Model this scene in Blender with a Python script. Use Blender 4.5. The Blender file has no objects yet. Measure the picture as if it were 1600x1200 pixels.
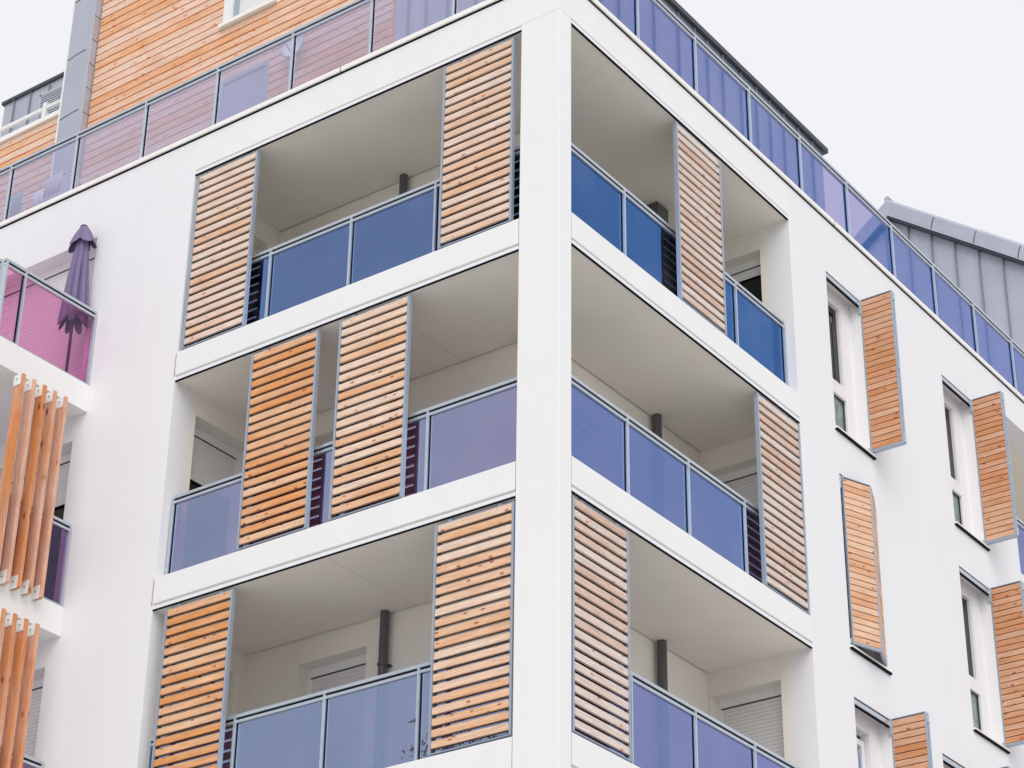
import bpy, math, random
from mathutils import Vector, Matrix
R = math.radians
random.seed(7)
sc = bpy.context.scene
COL = sc.collection

# ------------------------------------------------------------------ camera
cam_d = bpy.data.cameras.new("camera")
cam = bpy.data.objects.new("camera", cam_d); COL.objects.link(cam)
sc.camera = cam
YAW, PITCH, ROLL = 0.6352, 0.5139, 0.0143
d = Vector((-math.sin(YAW) * math.cos(PITCH), math.cos(YAW) * math.cos(PITCH), math.sin(PITCH)))
r0 = Vector((math.cos(YAW), math.sin(YAW), 0)); u0 = r0.cross(d)
r1 = r0 * math.cos(ROLL) + u0 * math.sin(ROLL); u1 = -r0 * math.sin(ROLL) + u0 * math.cos(ROLL)
cam.matrix_world = Matrix(((r1.x, u1.x, -d.x, 11.0038), (r1.y, u1.y, -d.y, -15.6947), (r1.z, u1.z, -d.z, 1.6), (0, 0, 0, 1)))
cam_d.sensor_width = 36; cam_d.lens = 3558.5 / 1600 * 36
cam_d.clip_start = 0.1; cam_d.clip_end = 3000

# ------------------------------------------------------------------ sky, sun, exposure
SUN_EL, SUN_AZ = 45.0, 138.0          # azimuth measured from +Y clockwise (towards +X)
w = bpy.data.worlds.new("World"); sc.world = w; w.use_nodes = True
nt = w.node_tree; nt.nodes.clear()
def N(nt, t, **k):
    n = nt.nodes.new(t)
    for a, v in k.items():
        if a == 'i':
            for kk, vv in v.items(): n.inputs[kk].default_value = vv
        else: setattr(n, a, v)
    return n
out = N(nt, 'ShaderNodeOutputWorld'); bg = N(nt, 'ShaderNodeBackground'); bg.inputs['Strength'].default_value = 0.12
sky = N(nt, 'ShaderNodeTexSky', sky_type='NISHITA', sun_disc=False)
sky.sun_elevation = R(SUN_EL); sky.sun_rotation = R(SUN_AZ); sky.altitude = 100; sky.air_density = 1.2; sky.dust_density = 2.0
tc = N(nt, 'ShaderNodeTexCoord')
# high thin cloud: a bright veil over the northern sky, opening to blue towards south and east
dot = N(nt, 'ShaderNodeVectorMath', operation='DOT_PRODUCT'); dot.inputs[1].default_value = (-0.55, 0.70, 0.42)
nt.links.new(tc.outputs['Generated'], dot.inputs[0])
nz = N(nt, 'ShaderNodeTexNoise', i={'Scale': 2.8, 'Detail': 5.0, 'Roughness': 0.55})
nt.links.new(tc.outputs['Generated'], nz.inputs['Vector'])
ad = N(nt, 'ShaderNodeMath', operation='MULTIPLY_ADD'); ad.inputs[1].default_value = 1.0
nt.links.new(nz.outputs['Fac'], ad.inputs[0]); nt.links.new(dot.outputs['Value'], ad.inputs[2])
mr = N(nt, 'ShaderNodeMapRange', interpolation_type='SMOOTHSTEP', i={'From Min': 0.37, 'From Max': 1.07, 'To Min': 0.42, 'To Max': 0.985})
nt.links.new(ad.outputs[0], mr.inputs['Value'])
mx = N(nt, 'ShaderNodeMix', data_type='RGBA')
mx.inputs['B'].default_value = (8.0, 8.0, 8.45, 1)
nt.links.new(mr.outputs['Result'], mx.inputs['Factor']); nt.links.new(sky.outputs['Color'], mx.inputs['A'])
nt.links.new(mx.outputs['Result'], bg.inputs['Color']); nt.links.new(bg.outputs['Background'], out.inputs['Surface'])

sl = bpy.data.lights.new("sun", 'SUN'); sl.energy = 2.0; sl.angle = R(60); sl.color = (1.0, 0.975, 0.94)
so = bpy.data.objects.new("sun", sl); COL.objects.link(so)
az, el = R(SUN_AZ), R(SUN_EL)
sdir = Vector((math.sin(az) * math.cos(el), math.cos(az) * math.cos(el), math.sin(el)))
so.rotation_euler = sdir.to_track_quat('Z', 'Y').to_euler()
sc.view_settings.view_transform = 'Standard'; sc.view_settings.look = 'None'
sc.view_settings.exposure = -0.09; sc.view_settings.gamma = 1.0; sc.view_settings.use_curve_mapping = False
sc.cycles.max_bounces = 10; sc.cycles.diffuse_bounces = 5; sc.cycles.transparent_max_bounces = 24
sc.cycles.use_denoising = True

# ------------------------------------------------------------------ materials
def mat(name):
    m = bpy.data.materials.new(name); m.use_nodes = True
    nt = m.node_tree; nt.nodes.clear()
    o = N(nt, 'ShaderNodeOutputMaterial'); return m, nt, o
def principled(name, col, rough=0.6, metal=0.0, spec=0.5, var=0.0, vscale=3.0, bump=0.0, bscale=60.0):
    m, nt, o = mat(name)
    p = N(nt, 'ShaderNodeBsdfPrincipled', i={'Roughness': rough, 'Metallic': metal, 'Specular IOR Level': spec})
    p.inputs['Base Color'].default_value = (*col, 1)
    nt.links.new(p.outputs[0], o.inputs['Surface'])
    g = N(nt, 'ShaderNodeTexCoord')
    if var:
        n = N(nt, 'ShaderNodeTexNoise', i={'Scale': vscale, 'Detail': 6.0, 'Roughness': 0.6})
        nt.links.new(g.outputs['Object'], n.inputs['Vector'])
        r = N(nt, 'ShaderNodeMapRange', i={'From Min': 0.3, 'From Max': 0.7, 'To Min': 1 - var, 'To Max': 1 + var})
        nt.links.new(n.outputs['Fac'], r.inputs['Value'])
        h = N(nt, 'ShaderNodeVectorMath', operation='SCALE'); h.inputs[0].default_value = col
        nt.links.new(r.outputs['Result'], h.inputs['Scale']); nt.links.new(h.outputs[0], p.inputs['Base Color'])
    if bump:
        n2 = N(nt, 'ShaderNodeTexNoise', i={'Scale': bscale, 'Detail': 4.0})
        nt.links.new(g.outputs['Object'], n2.inputs['Vector'])
        b = N(nt, 'ShaderNodeBump', i={'Strength': bump, 'Distance': 0.01})
        nt.links.new(n2.outputs['Fac'], b.inputs['Height']); nt.links.new(b.outputs[0], p.inputs['Normal'])
    return m

def plaster(name, col):
    """render coat: fine grain, faint blotches and faint vertical rain streaks"""
    m, nt, o = mat(name)
    p = N(nt, 'ShaderNodeBsdfPrincipled', i={'Roughness': 0.9, 'Specular IOR Level': 0.15})
    nt.links.new(p.outputs[0], o.inputs['Surface'])
    g = N(nt, 'ShaderNodeTexCoord')
    n1 = N(nt, 'ShaderNodeTexNoise', i={'Scale': 0.8, 'Detail': 5.0, 'Roughness': 0.6}); nt.links.new(g.outputs['Object'], n1.inputs['Vector'])
    mp = N(nt, 'ShaderNodeMapping'); mp.inputs['Scale'].default_value = (1.6, 1.6, 0.12); nt.links.new(g.outputs['Object'], mp.inputs['Vector'])
    n2 = N(nt, 'ShaderNodeTexNoise', i={'Scale': 2.0, 'Detail': 4.0}); nt.links.new(mp.outputs[0], n2.inputs['Vector'])
    a = N(nt, 'ShaderNodeMath', operation='ADD'); nt.links.new(n1.outputs['Fac'], a.inputs[0]); nt.links.new(n2.outputs['Fac'], a.inputs[1])
    r = N(nt, 'ShaderNodeMapRange', i={'From Min': 0.7, 'From Max': 1.35, 'To Min': 0.975, 'To Max': 1.01}); nt.links.new(a.outputs[0], r.inputs['Value'])
    h = N(nt, 'ShaderNodeVectorMath', operation='SCALE'); h.inputs[0].default_value = col
    nt.links.new(r.outputs['Result'], h.inputs['Scale']); nt.links.new(h.outputs[0], p.inputs['Base Color'])
    n3 = N(nt, 'ShaderNodeTexNoise', i={'Scale': 140.0, 'Detail': 3.0}); nt.links.new(g.outputs['Object'], n3.inputs['Vector'])
    b = N(nt, 'ShaderNodeBump', i={'Strength': 0.25, 'Distance': 0.004}); nt.links.new(n3.outputs['Fac'], b.inputs['Height'])
    nt.links.new(b.outputs[0], p.inputs['Normal'])
    return m

def wood(name, pale, warm, knot, bias=0.5, rough=0.75, kn=(5.0, 11.0), fig=0.8):
    m, nt, o = mat(name)
    L = nt.links.new
    p = N(nt, 'ShaderNodeBsdfPrincipled', i={'Roughness': rough, 'Specular IOR Level': 0.2}); L(p.outputs[0], o.inputs['Surface'])
    uv = N(nt, 'ShaderNodeUVMap', uv_map='UVMap')
    at = N(nt, 'ShaderNodeAttribute', attribute_name='rnd')
    off = N(nt, 'ShaderNodeCombineXYZ')
    mu = N(nt, 'ShaderNodeMath', operation='MULTIPLY'); mu.inputs[1].default_value = 37.0; L(at.outputs['Fac'], mu.inputs[0])
    L(mu.outputs[0], off.inputs['X']); L(mu.outputs[0], off.inputs['Z'])
    ad = N(nt, 'ShaderNodeVectorMath', operation='ADD'); L(uv.outputs[0], ad.inputs[0]); L(off.outputs[0], ad.inputs[1])
    def noise(sx, sy, detail=5.0, dist=0.0):
        mp = N(nt, 'ShaderNodeMapping'); mp.inputs['Scale'].default_value = (sx, sy, 1); L(ad.outputs[0], mp.inputs['Vector'])
        n = N(nt, 'ShaderNodeTexNoise', i={'Scale': 1.0, 'Detail': detail, 'Roughness': 0.6, 'Distortion': dist}); L(mp.outputs[0], n.inputs['Vector']); return n
    blot = noise(1.6, 6, 3.0)
    grain = noise(4, 130, 5.0, 0.6)
    fine = noise(3.5, 42, 4.0, 3.0)
    s = N(nt, 'ShaderNodeMath', operation='MULTIPLY_ADD'); s.inputs[1].default_value = 0.60; L(at.outputs['Fac'], s.inputs[0]); L(blot.outputs['Fac'], s.inputs[2])
    f = N(nt, 'ShaderNodeMapRange', i={'From Min': 0.15 + 0.9 * bias, 'From Max': 0.75 + 0.9 * bias}); L(s.outputs[0], f.inputs['Value'])
    c = N(nt, 'ShaderNodeMix', data_type='RGBA'); c.inputs['A'].default_value = (*pale, 1); c.inputs['B'].default_value = (*warm, 1); L(f.outputs['Result'], c.inputs['Factor'])
    gr = N(nt, 'ShaderNodeMapRange', i={'From Min': 0.35, 'From Max': 0.7, 'To Min': 0.66, 'To Max': 1.12}); L(grain.outputs['Fac'], gr.inputs['Value'])
    sc1 = N(nt, 'ShaderNodeVectorMath', operation='SCALE'); L(c.outputs['Result'], sc1.inputs[0]); L(gr.outputs['Result'], sc1.inputs['Scale'])
    ff = N(nt, 'ShaderNodeMapRange', i={'From Min': 0.54, 'From Max': 0.66, 'To Min': 0.0, 'To Max': fig}); L(fine.outputs['Fac'], ff.inputs['Value'])
    c2 = N(nt, 'ShaderNodeMix', data_type='RGBA'); L(sc1.outputs[0], c2.inputs['A']); c2.inputs['B'].default_value = (*warm, 1); L(ff.outputs['Result'], c2.inputs['Factor'])
    # knots
    mp = N(nt, 'ShaderNodeMapping'); mp.inputs['Scale'].default_value = (kn[0], kn[1], 1); L(ad.outputs[0], mp.inputs['Vector'])
    vo = N(nt, 'ShaderNodeTexVoronoi', i={'Scale': 1.0, 'Randomness': 1.0}); L(mp.outputs[0], vo.inputs['Vector'])
    k = N(nt, 'ShaderNodeMapRange', i={'From Min': 0.08, 'From Max': 0.18, 'To Min': 0.9, 'To Max': 0.0}); L(vo.outputs['Distance'], k.inputs['Value'])
    c3 = N(nt, 'ShaderNodeMix', data_type='RGBA'); L(c2.outputs['Result'], c3.inputs['A']); c3.inputs['B'].default_value = (*knot, 1); L(k.outputs['Result'], c3.inputs['Factor'])
    L(c3.outputs['Result'], p.inputs['Base Color'])
    b = N(nt, 'ShaderNodeBump', i={'Strength': 0.3, 'Distance': 0.002}); L(grain.outputs['Fac'], b.inputs['Height']); L(b.outputs[0], p.inputs['Normal'])
    return m

def tinted_glass(name, tint, gloss, r_base, seed=0.0):
    """laminated glass: coloured see-through, mirror-like coating on its outer face"""
    m, nt, o = mat(name); L = nt.links.new
    tr = N(nt, 'ShaderNodeBsdfTransparent'); tr.inputs[0].default_value = (*tint, 1)
    gl = N(nt, 'ShaderNodeBsdfGlossy', i={'Roughness': 0.006}); gl.inputs['Color'].default_value = (*gloss, 1)
    lw = N(nt, 'ShaderNodeLayerWeight', i={'Blend': 0.5})
    fr = N(nt, 'ShaderNodeMath', operation='POWER'); fr.inputs[1].default_value = 4.5; L(lw.outputs['Facing'], fr.inputs[0])
    mrr = N(nt, 'ShaderNodeMapRange', i={'From Min': 0.0, 'From Max': 1.0, 'To Min': r_base, 'To Max': 1.0}); L(fr.outputs[0], mrr.inputs['Value'])
    geo = N(nt, 'ShaderNodeNewGeometry'); fb = N(nt, 'ShaderNodeMath', operation='SUBTRACT'); fb.inputs[0].default_value = 1.0; L(geo.outputs['Backfacing'], fb.inputs[1])
    mu = N(nt, 'ShaderNodeMath', operation='MULTIPLY'); L(mrr.outputs['Result'], mu.inputs[0]); L(fb.outputs[0], mu.inputs[1])
    # thin film of dust and dried rain on the pane
    g = N(nt, 'ShaderNodeTexCoord'); n1 = N(nt, 'ShaderNodeTexNoise', i={'Scale': 1.1, 'Detail': 7.0, 'Roughness': 0.65}); L(g.outputs['Object'], n1.inputs['Vector'])
    dr = N(nt, 'ShaderNodeMapRange', i={'From Min': 0.48, 'From Max': 0.85, 'To Min': 0.0, 'To Max': 0.10}); L(n1.outputs['Fac'], dr.inputs['Value'])
    df = N(nt, 'ShaderNodeBsdfDiffuse'); df.inputs['Color'].default_value = (0.55, 0.55, 0.6, 1)
    mx = N(nt, 'ShaderNodeMixShader'); L(mu.outputs[0], mx.inputs[0]); L(tr.outputs[0], mx.inputs[1]); L(gl.outputs[0], mx.inputs[2])
    m2 = N(nt, 'ShaderNodeMixShader'); L(dr.outputs['Result'], m2.inputs[0]); L(mx.outputs[0], m2.inputs[1]); L(df.outputs[0], m2.inputs[2])
    L(m2.outputs[0], o.inputs['Surface'])
    return m

M = {}
M['plaster'] = plaster('white_render', (0.80, 0.80, 0.81))
M['ceiling'] = principled('loggia_ceiling_paint', (0.84, 0.80, 0.72), 0.9, spec=0.1, var=0.03, vscale=1.2)
M['inner'] = principled('loggia_wall_paint', (0.84, 0.81, 0.74), 0.9, spec=0.1, var=0.03, vscale=1.2)
M['slab'] = plaster('painted_concrete', (0.82, 0.82, 0.81))
M['track'] = principled('white_track', (0.80, 0.81, 0.84), 0.45)
M['groove'] = principled('joint_shadow_gap', (0.10, 0.10, 0.11), 0.9, spec=0.1)
M['faint'] = principled('faint_board_joint', (0.60, 0.57, 0.53), 0.9, spec=0.1)
M['slot'] = principled('blind_light_slots', (0.56, 0.56, 0.56), 0.9, spec=0.1)
M['black'] = principled('black_rubber_gap', (0.012, 0.013, 0.02), 0.9, spec=0.1)
M['stain'] = principled('brown_rust_stain', (0.42, 0.27, 0.2), 0.9, spec=0.1, var=0.3, vscale=20)
M['metal'] = principled('grey_blue_powder_coat', (0.37, 0.43, 0.51), 0.35, 0.3, var=0.06, vscale=6)
M['metal_light'] = principled('light_grey_aluminium', (0.52, 0.57, 0.62), 0.32, 0.45, var=0.05, vscale=6)
M['metal_dark'] = principled('dark_grey_metal', (0.05, 0.06, 0.08), 0.4, 0.3)
M['slat_shade'] = principled('black_slat_shade', (0.012, 0.012, 0.016), 0.7, spec=0.2)  # stands in for the shade behind and under the shutter slats
M['coping'] = principled('cream_coping', (0.86, 0.84, 0.80), 0.5, var=0.03)
M['zinc'] = principled('grey_zinc', (0.44, 0.46, 0.525), 0.5, 0.25, var=0.07, vscale=1.8, bump=0.08, bscale=5)
M['zinc_seam'] = principled('shaded_zinc_seam', (0.24, 0.26, 0.30), 0.45, 0.3)  # darker than the sheets: the seams' shadow lines are put into this colour
M['zinc_dark'] = principled('dark_zinc_cap', (0.06, 0.068, 0.08), 0.5, 0.3)
M['pvc'] = principled('white_window_frame', (0.84, 0.84, 0.85), 0.4, var=0.02)
M['blind'] = principled('white_roller_blind', (0.74, 0.74, 0.74), 0.55)
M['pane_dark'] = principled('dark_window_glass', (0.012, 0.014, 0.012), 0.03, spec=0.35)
M['pane_curtain'] = principled('window_glass_over_curtain', (0.22, 0.28, 0.27), 0.06, spec=0.5, var=0.3, vscale=9)
M['pane_blue'] = principled('window_glass_blue', (0.18, 0.26, 0.46), 0.04, spec=0.6)
M['pipe'] = principled('dark_grey_downpipe', (0.09, 0.09, 0.095), 0.4)
M['purple'] = principled('purple_parasol_cloth', (0.20, 0.165, 0.29), 0.85, spec=0.15, var=0.08, vscale=9)
M['white_steel'] = principled('white_painted_steel', (0.80, 0.80, 0.78), 0.4)
M['orange_back'] = principled('orange_groove_timber', (0.80, 0.17, 0.03), 0.9, spec=0.1)
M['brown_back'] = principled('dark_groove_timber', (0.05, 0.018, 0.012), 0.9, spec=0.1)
KN = (0.34, 0.09, 0.035)
M['wood_pale'] = wood('bleached_larch_slats', (0.86, 0.70, 0.60), (0.82, 0.50, 0.31), (0.45, 0.13, 0.06), 0.50)
M['wood_pink'] = wood('greyed_larch_slats', (0.80, 0.69, 0.62), (0.70, 0.48, 0.37), (0.50, 0.2, 0.14), 0.52)
M['wood_honey'] = wood('honey_larch_slats', (0.90, 0.70, 0.56), (0.84, 0.48, 0.27), KN, 0.44)
M['wood_orange'] = wood('orange_larch_slats', (0.88, 0.60, 0.40), (0.80, 0.36, 0.14), KN, 0.34)
M['wood_red'] = wood('reddish_larch_boards', (0.76, 0.46, 0.31), (0.66, 0.28, 0.12), (0.32, 0.07, 0.02), 0.44)
M['wood_tan'] = wood('tan_larch_boards', (0.84, 0.57, 0.41), (0.74, 0.38, 0.20), (0.32, 0.08, 0.03), 0.46)
M['wood_clad'] = wood('pale_timber_cladding', (0.90, 0.68, 0.54), (0.86, 0.44, 0.21), (0.62, 0.16, 0.05), 0.48, kn=(4.0, 10.0))
M['wood_fin'] = wood('orange_timber_fins', (0.80, 0.54, 0.43), (0.70, 0.27, 0.10), (0.16, 0.035, 0.02), 0.42, kn=(3.0, 7.0), fig=1.0)
M['glass_terrace'] = tinted_glass('lilac_glass', (0.80, 0.75, 0.87), (0.80, 0.86, 1.0), 0.36)
M['glass_terrace_blue'] = tinted_glass('periwinkle_glass', (0.90, 0.80, 0.82), (0.10, 0.27, 0.72), 0.40)
M['glass_lilac'] = tinted_glass('lavender_glass', (0.56, 0.36, 0.52), (0.62, 0.72, 1.0), 0.46)
M['glass_lilac_mid'] = tinted_glass('blue_lavender_glass', (0.56, 0.42, 0.56), (0.58, 0.76, 1.0), 0.48)
M['glass_lilac_blue'] = tinted_glass('violet_blue_glass', (0.42, 0.32, 0.40), (0.34, 0.50, 0.98), 0.46)
M['glass_lilac_pale'] = tinted_glass('pale_violet_glass', (0.50, 0.38, 0.50), (0.42, 0.54, 1.0), 0.46)
M['glass_blue'] = tinted_glass('slate_blue_glass', (0.03, 0.03, 0.05), (0.34, 0.50, 0.92), 0.44)
M['glass_deep_blue'] = tinted_glass('deep_blue_glass', (0.03, 0.04, 0.06), (0.15, 0.35, 0.84), 0.42)
M['glass_pink'] = tinted_glass('pink_glass', (0.92, 0.62, 0.78), (0.6, 0.55, 0.8), 0.06)
M['glass_plum'] = tinted_glass('plum_glass', (0.66, 0.50, 0.64), (0.5, 0.45, 0.8), 0.10)
M['leaf'] = principled('dark_green_leaves', (0.05, 0.075, 0.03), 0.6)
M['bark'] = principled('tree_bark', (0.12, 0.09, 0.07), 0.9, bump=0.5, bscale=10)
M['ground'] = principled('pale_paving', (0.58, 0.57, 0.55), 0.9, var=0.12, vscale=0.4)

# ------------------------------------------------------------------ mesh building
class MB:
    """collects faces; F is a facade frame: ('L', off): x=u, y=off+d   ('R', off): x=off-d, y=u"""
    def __init__(s): s.v = []; s.f = []; s.uv = []; s.r = []
    def quadbox(s, P, rnd=0.0, dims=None):
        b = len(s.v); s.v += [tuple(p) for p in P]
        fs = [(0, 1, 5, 4), (1, 3, 7, 5), (3, 2, 6, 7), (2, 0, 4, 6), (4, 5, 7, 6), (2, 3, 1, 0)]
        L = dims
        for q in fs:
            s.f.append(tuple(b + i for i in q)); s.r.append(rnd)
            s.uv.append([L[i] for i in q] if L else [(0, 0)] * 4)
    def box(s, F, u0, u1, d0, d1, z0, z1, rnd=0.0, grain='u'):
        if u0 > u1: u0, u1 = u1, u0
        if d0 > d1: d0, d1 = d1, d0
        P = []; D = []
        for z in (z0, z1):
            for dd in (d0, d1):
                for u in (u0, u1):
                    P.append((u, F[1] + dd, z) if F[0] == 'L' else (F[1] - dd, u, z))
                    D.append((u, z + dd) if grain == 'u' else (z, u + dd))
        s.quadbox(P, rnd, D)
    def obox(s, O, A, B, C, rnd=0.0, la=1, lb=1):
        """oriented box: origin O, edge vectors A (length), B (thickness), C (height); A x B . C > 0"""
        O, A, B, C = map(Vector, (O, A, B, C)); P = []; D = []
        for c in (0, 1):
            for b in (0, 1):
                for a in (0, 1):
                    P.append(O + A * a + B * b + C * c); D.append((A.length * a * la, (O + C * c).z + B.length * b))
        s.quadbox(P, rnd, D)
    def poly(s, pts, rnd=0.0):
        b = len(s.v); s.v += [tuple(p) for p in pts]; s.f.append(tuple(range(b, b + len(pts)))); s.r.append(rnd); s.uv.append([(p[0], p[2]) for p in pts])
    def prism(s, outline, z0, z1):
        n = len(outline); b = len(s.v)
        s.v += [(x, y, z0) for x, y in outline] + [(x, y, z1) for x, y in outline]
        s.f.append(tuple(b + i for i in reversed(range(n)))); s.f.append(tuple(b + n + i for i in range(n)))
        for i in range(n):
            j = (i + 1) % n; s.f.append((b + i, b + j, b + n + j, b + n + i))
        for f in s.f[-(n + 2):]: s.r.append(0.0); s.uv.append([(0, 0)] * len(f))
    def yprism(s, outline, y0, y1):
        """outline in (x, z), counter-clockwise seen from -Y"""
        n = len(outline); b = len(s.v)
        s.v += [(x, y0, z) for x, z in outline] + [(x, y1, z) for x, z in outline]
        s.f.append(tuple(b + i for i in range(n))); s.f.append(tuple(b + n + i for i in reversed(range(n))))
        for i in range(n):
            j = (i + 1) % n; s.f.append((b + j, b + i, b + n + i, b + n + j))
        for f in s.f[-(n + 2):]: s.r.append(0.0); s.uv.append([(0, 0)] * len(f))
    def tube(s, p0, p1, ra, rb=None, n=14, caps=True):
        rb = ra if rb is None else rb
        p0, p1 = Vector(p0), Vector(p1); a = (p1 - p0).normalized()
        x = a.orthogonal().normalized(); y = a.cross(x); b = len(s.v)
        for p, rr in ((p0, ra), (p1, rb)):
            for i in range(n):
                t = 2 * math.pi * i / n; s.v.append(tuple(p + x * rr * math.cos(t) + y * rr * math.sin(t)))
        for i in range(n):
            j = (i + 1) % n; s.f.append((b + i, b + j, b + n + j, b + n + i)); s.r.append(0.0); s.uv.append([(0, 0)] * 4)
        if caps:
            s.f.append(tuple(b + i for i in reversed(range(n)))); s.f.append(tuple(b + n + i for i in range(n)))
            for _ in (0, 1): s.r.append(0.0); s.uv.append([(0, 0)] * n)
    def wall(s, F, u0, u1, z0, z1, holes, t=0.3, extra_u=(), reveal=None):
        """slab of thickness t with rectangular holes (u0,u1,z0,z1)"""
        us = sorted({u0, u1, *extra_u, *[h[0] for h in holes], *[h[1] for h in holes]}); zs = sorted({z0, z1, *[h[2] for h in holes], *[h[3] for h in holes]})
        us = [u for u in us if u0 - 1e-6 <= u <= u1 + 1e-6]; zs = [z for z in zs if z0 - 1e-6 <= z <= z1 + 1e-6]
        idx = {}
        def V(i, j, k):
            if (i, j, k) not in idx:
                dd = t * k; u = us[i]; idx[(i, j, k)] = len(s.v)
                s.v.append((u, F[1] + dd, zs[j]) if F[0] == 'L' else (F[1] - dd, u, zs[j]))
            return idx[(i, j, k)]
        def solid(i, j):
            if i < 0 or j < 0 or i >= len(us) - 1 or j >= len(zs) - 1: return False
            uc = (us[i] + us[i + 1]) / 2; zc = (zs[j] + zs[j + 1]) / 2
            return not any(h[0] < uc < h[1] and h[2] < zc < h[3] for h in holes)
        def add(*q): s.f.append(q); s.r.append(0.0); s.uv.append([(0, 0)] * 4)
        for i in range(len(us) - 1):
            for j in range(len(zs) - 1):
                if not solid(i, j): continue
                add(V(i, j, 0), V(i + 1, j, 0), V(i + 1, j + 1, 0), V(i, j + 1, 0))
                add(V(i, j, 1), V(i, j + 1, 1), V(i + 1, j + 1, 1), V(i + 1, j, 1))
                if not solid(i - 1, j): add(V(i, j, 0), V(i, j + 1, 0), V(i, j + 1, 1), V(i, j, 1))
                if not solid(i + 1, j): add(V(i + 1, j, 0), V(i + 1, j, 1), V(i + 1, j + 1, 1), V(i + 1, j + 1, 0))
                if not solid(i, j - 1): add(V(i, j, 0), V(i, j, 1), V(i + 1, j, 1), V(i + 1, j, 0))
                if not solid(i, j + 1): add(V(i, j + 1, 0), V(i + 1, j + 1, 0), V(i + 1, j + 1, 1), V(i, j + 1, 1))
    def build(s, name, m, parent=None, label=None, smooth=False, bevel=0.0):
        me = bpy.data.meshes.new(name); me.from_pydata(s.v, [], s.f); me.update()
        uvl = me.uv_layers.new(name='UVMap'); k = 0
        fl = []
        for q in s.uv:
            for c in q: fl += [c[0], c[1]]
        uvl.data.foreach_set('uv', fl)
        at = me.attributes.new('rnd', 'FLOAT', 'FACE'); at.data.foreach_set('value', s.r)
        me.materials.append(M[m] if isinstance(m, str) else m)
        if smooth: me.polygons.foreach_set('use_smooth', [True] * len(s.f))
        o = bpy.data.objects.new(name, me); COL.objects.link(o)
        if bevel:
            b = o.modifiers.new('bevel', 'BEVEL'); b.width = bevel; b.segments = 2; b.limit_method = 'ANGLE'; b.harden_normals = False
        if parent: o.parent = parent
        if label: o['label'] = label
        return o
def thing(name, label, cat, loc=(0, 0, 0), group=None):
    o = bpy.data.objects.new(name, None); COL.objects.link(o); o.location = loc
    o['label'] = label; o['category'] = cat
    if group: o['group'] = group
    return o
def tag(o, label, cat, group=None):
    o['label'] = label; o['category'] = cat
    if group: o['group'] = group
    return o

# ------------------------------------------------------------------ dimensions
LF = ('L', 0.0); RF = ('R', 0.0)
XL, DL, DR, YR = -5.27, 1.52, 1.35, 4.835
S = [14.535 - 2.8 * k for k in range(6)]           # slab tops, from the highest loggia floor down
T = 0.372                                           # depth of a slab edge
TOPB = 16.965                                       # underside of the top beam
YFAR = 10.83                                        # far loggia starts here
XB = -6.655                                         # side of the balconies on the left

# ------------------------------------------------------------------ ground
g = MB(); g.poly([(-1500, -1500, 0), (1500, -1500, 0), (1500, 1500, 0), (-1500, 1500, 0)])
o = g.build('ground', 'ground'); o['kind'] = 'structure'

# ------------------------------------------------------------------ the building
B = thing('apartment_building', 'white apartment block with corner loggias, timber shutters and tinted glass balustrades', 'building', (0, 0, 0))

# --- left facade (faces -Y)
lw = MB(); holes = []
for s in S[:5]: holes.append((-9.05, -6.845, s + 0.02, s + 2.14))
lw.wall(LF, -16.0, XL, 0.0, 17.48, holes, 0.30)
lw.build('left_wall', 'plaster', B)
# --- right facade (faces +X)
WINS = [(5.725, 6.60, S[0]), (8.865, 9.74, S[0]), (5.735, 6.60, S[1]), (8.855, 9.735, S[1]), (5.735, 6.60, S[2]), (7.90, 8.76, S[2]), (5.735, 6.60, S[3]), (7.90, 8.76, S[3])]
rw = MB(); holes = [(a, b, s - 0.04, s + 2.155) for a, b, s in WINS]
for s in S: holes.append((YFAR, 15.6, s, s + (TOPB - S[0]) if s > 14 else s + 2.8 - T))
rw.wall(RF, YR, 19.0, 0.0, 17.48, holes, 0.30)
rw.build('right_wall', 'plaster', B)
# --- top beam over the loggias
tb = MB()
tb.box(LF, XL, -0.30, 0.0, 0.30, TOPB + 0.066, 17.48); tb.box(RF, 0.0, YR, 0.0, 0.30, TOPB + 0.066, 17.48)
tb.build('top_beam', 'slab', B)
# --- corner pillar
pl = MB(); pl.box(('L', 0), -0.503, 0.004, -0.004, 0.205, 0.0, TOPB + 0.060)
pl.build('corner_pillar', 'slab', B, bevel=0.006)
# --- inner walls of the loggias
hl = []; hr = []; hc = []; hd = []
for s in S[:4]:
    hl.append((-4.515, -3.56, s + 0.02, s + 2.14)); hr.append((1.75, 2.785, s + 0.02, s + 1.88 if s < 14 else s + 2.14))
    hc.append((0.378, 1.33, s + 0.02, s + 2.16)); hd.append((-1.32, -0.415, s + 0.02, s + 2.15))
iw = MB()
iw.wall(('L', DL), XL, -DR, 0.0, 17.40, hl, 0.25); iw.wall(('R', -DR), DL, YR, 0.0, 17.40, hr, 0.25)
iw.wall(('R', XL), 0.3, DL, 0.0, 17.40, hc, 0.25, reveal=None)
iw.wall(('L', YR), -DR, -0.3, 0.0, 17.40, [h for h in hd], 0.25)
iw.build('loggia_wall', 'inner', B)
# thickness of the outer walls where they return into the loggias is left_wall / right_wall themselves

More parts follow.
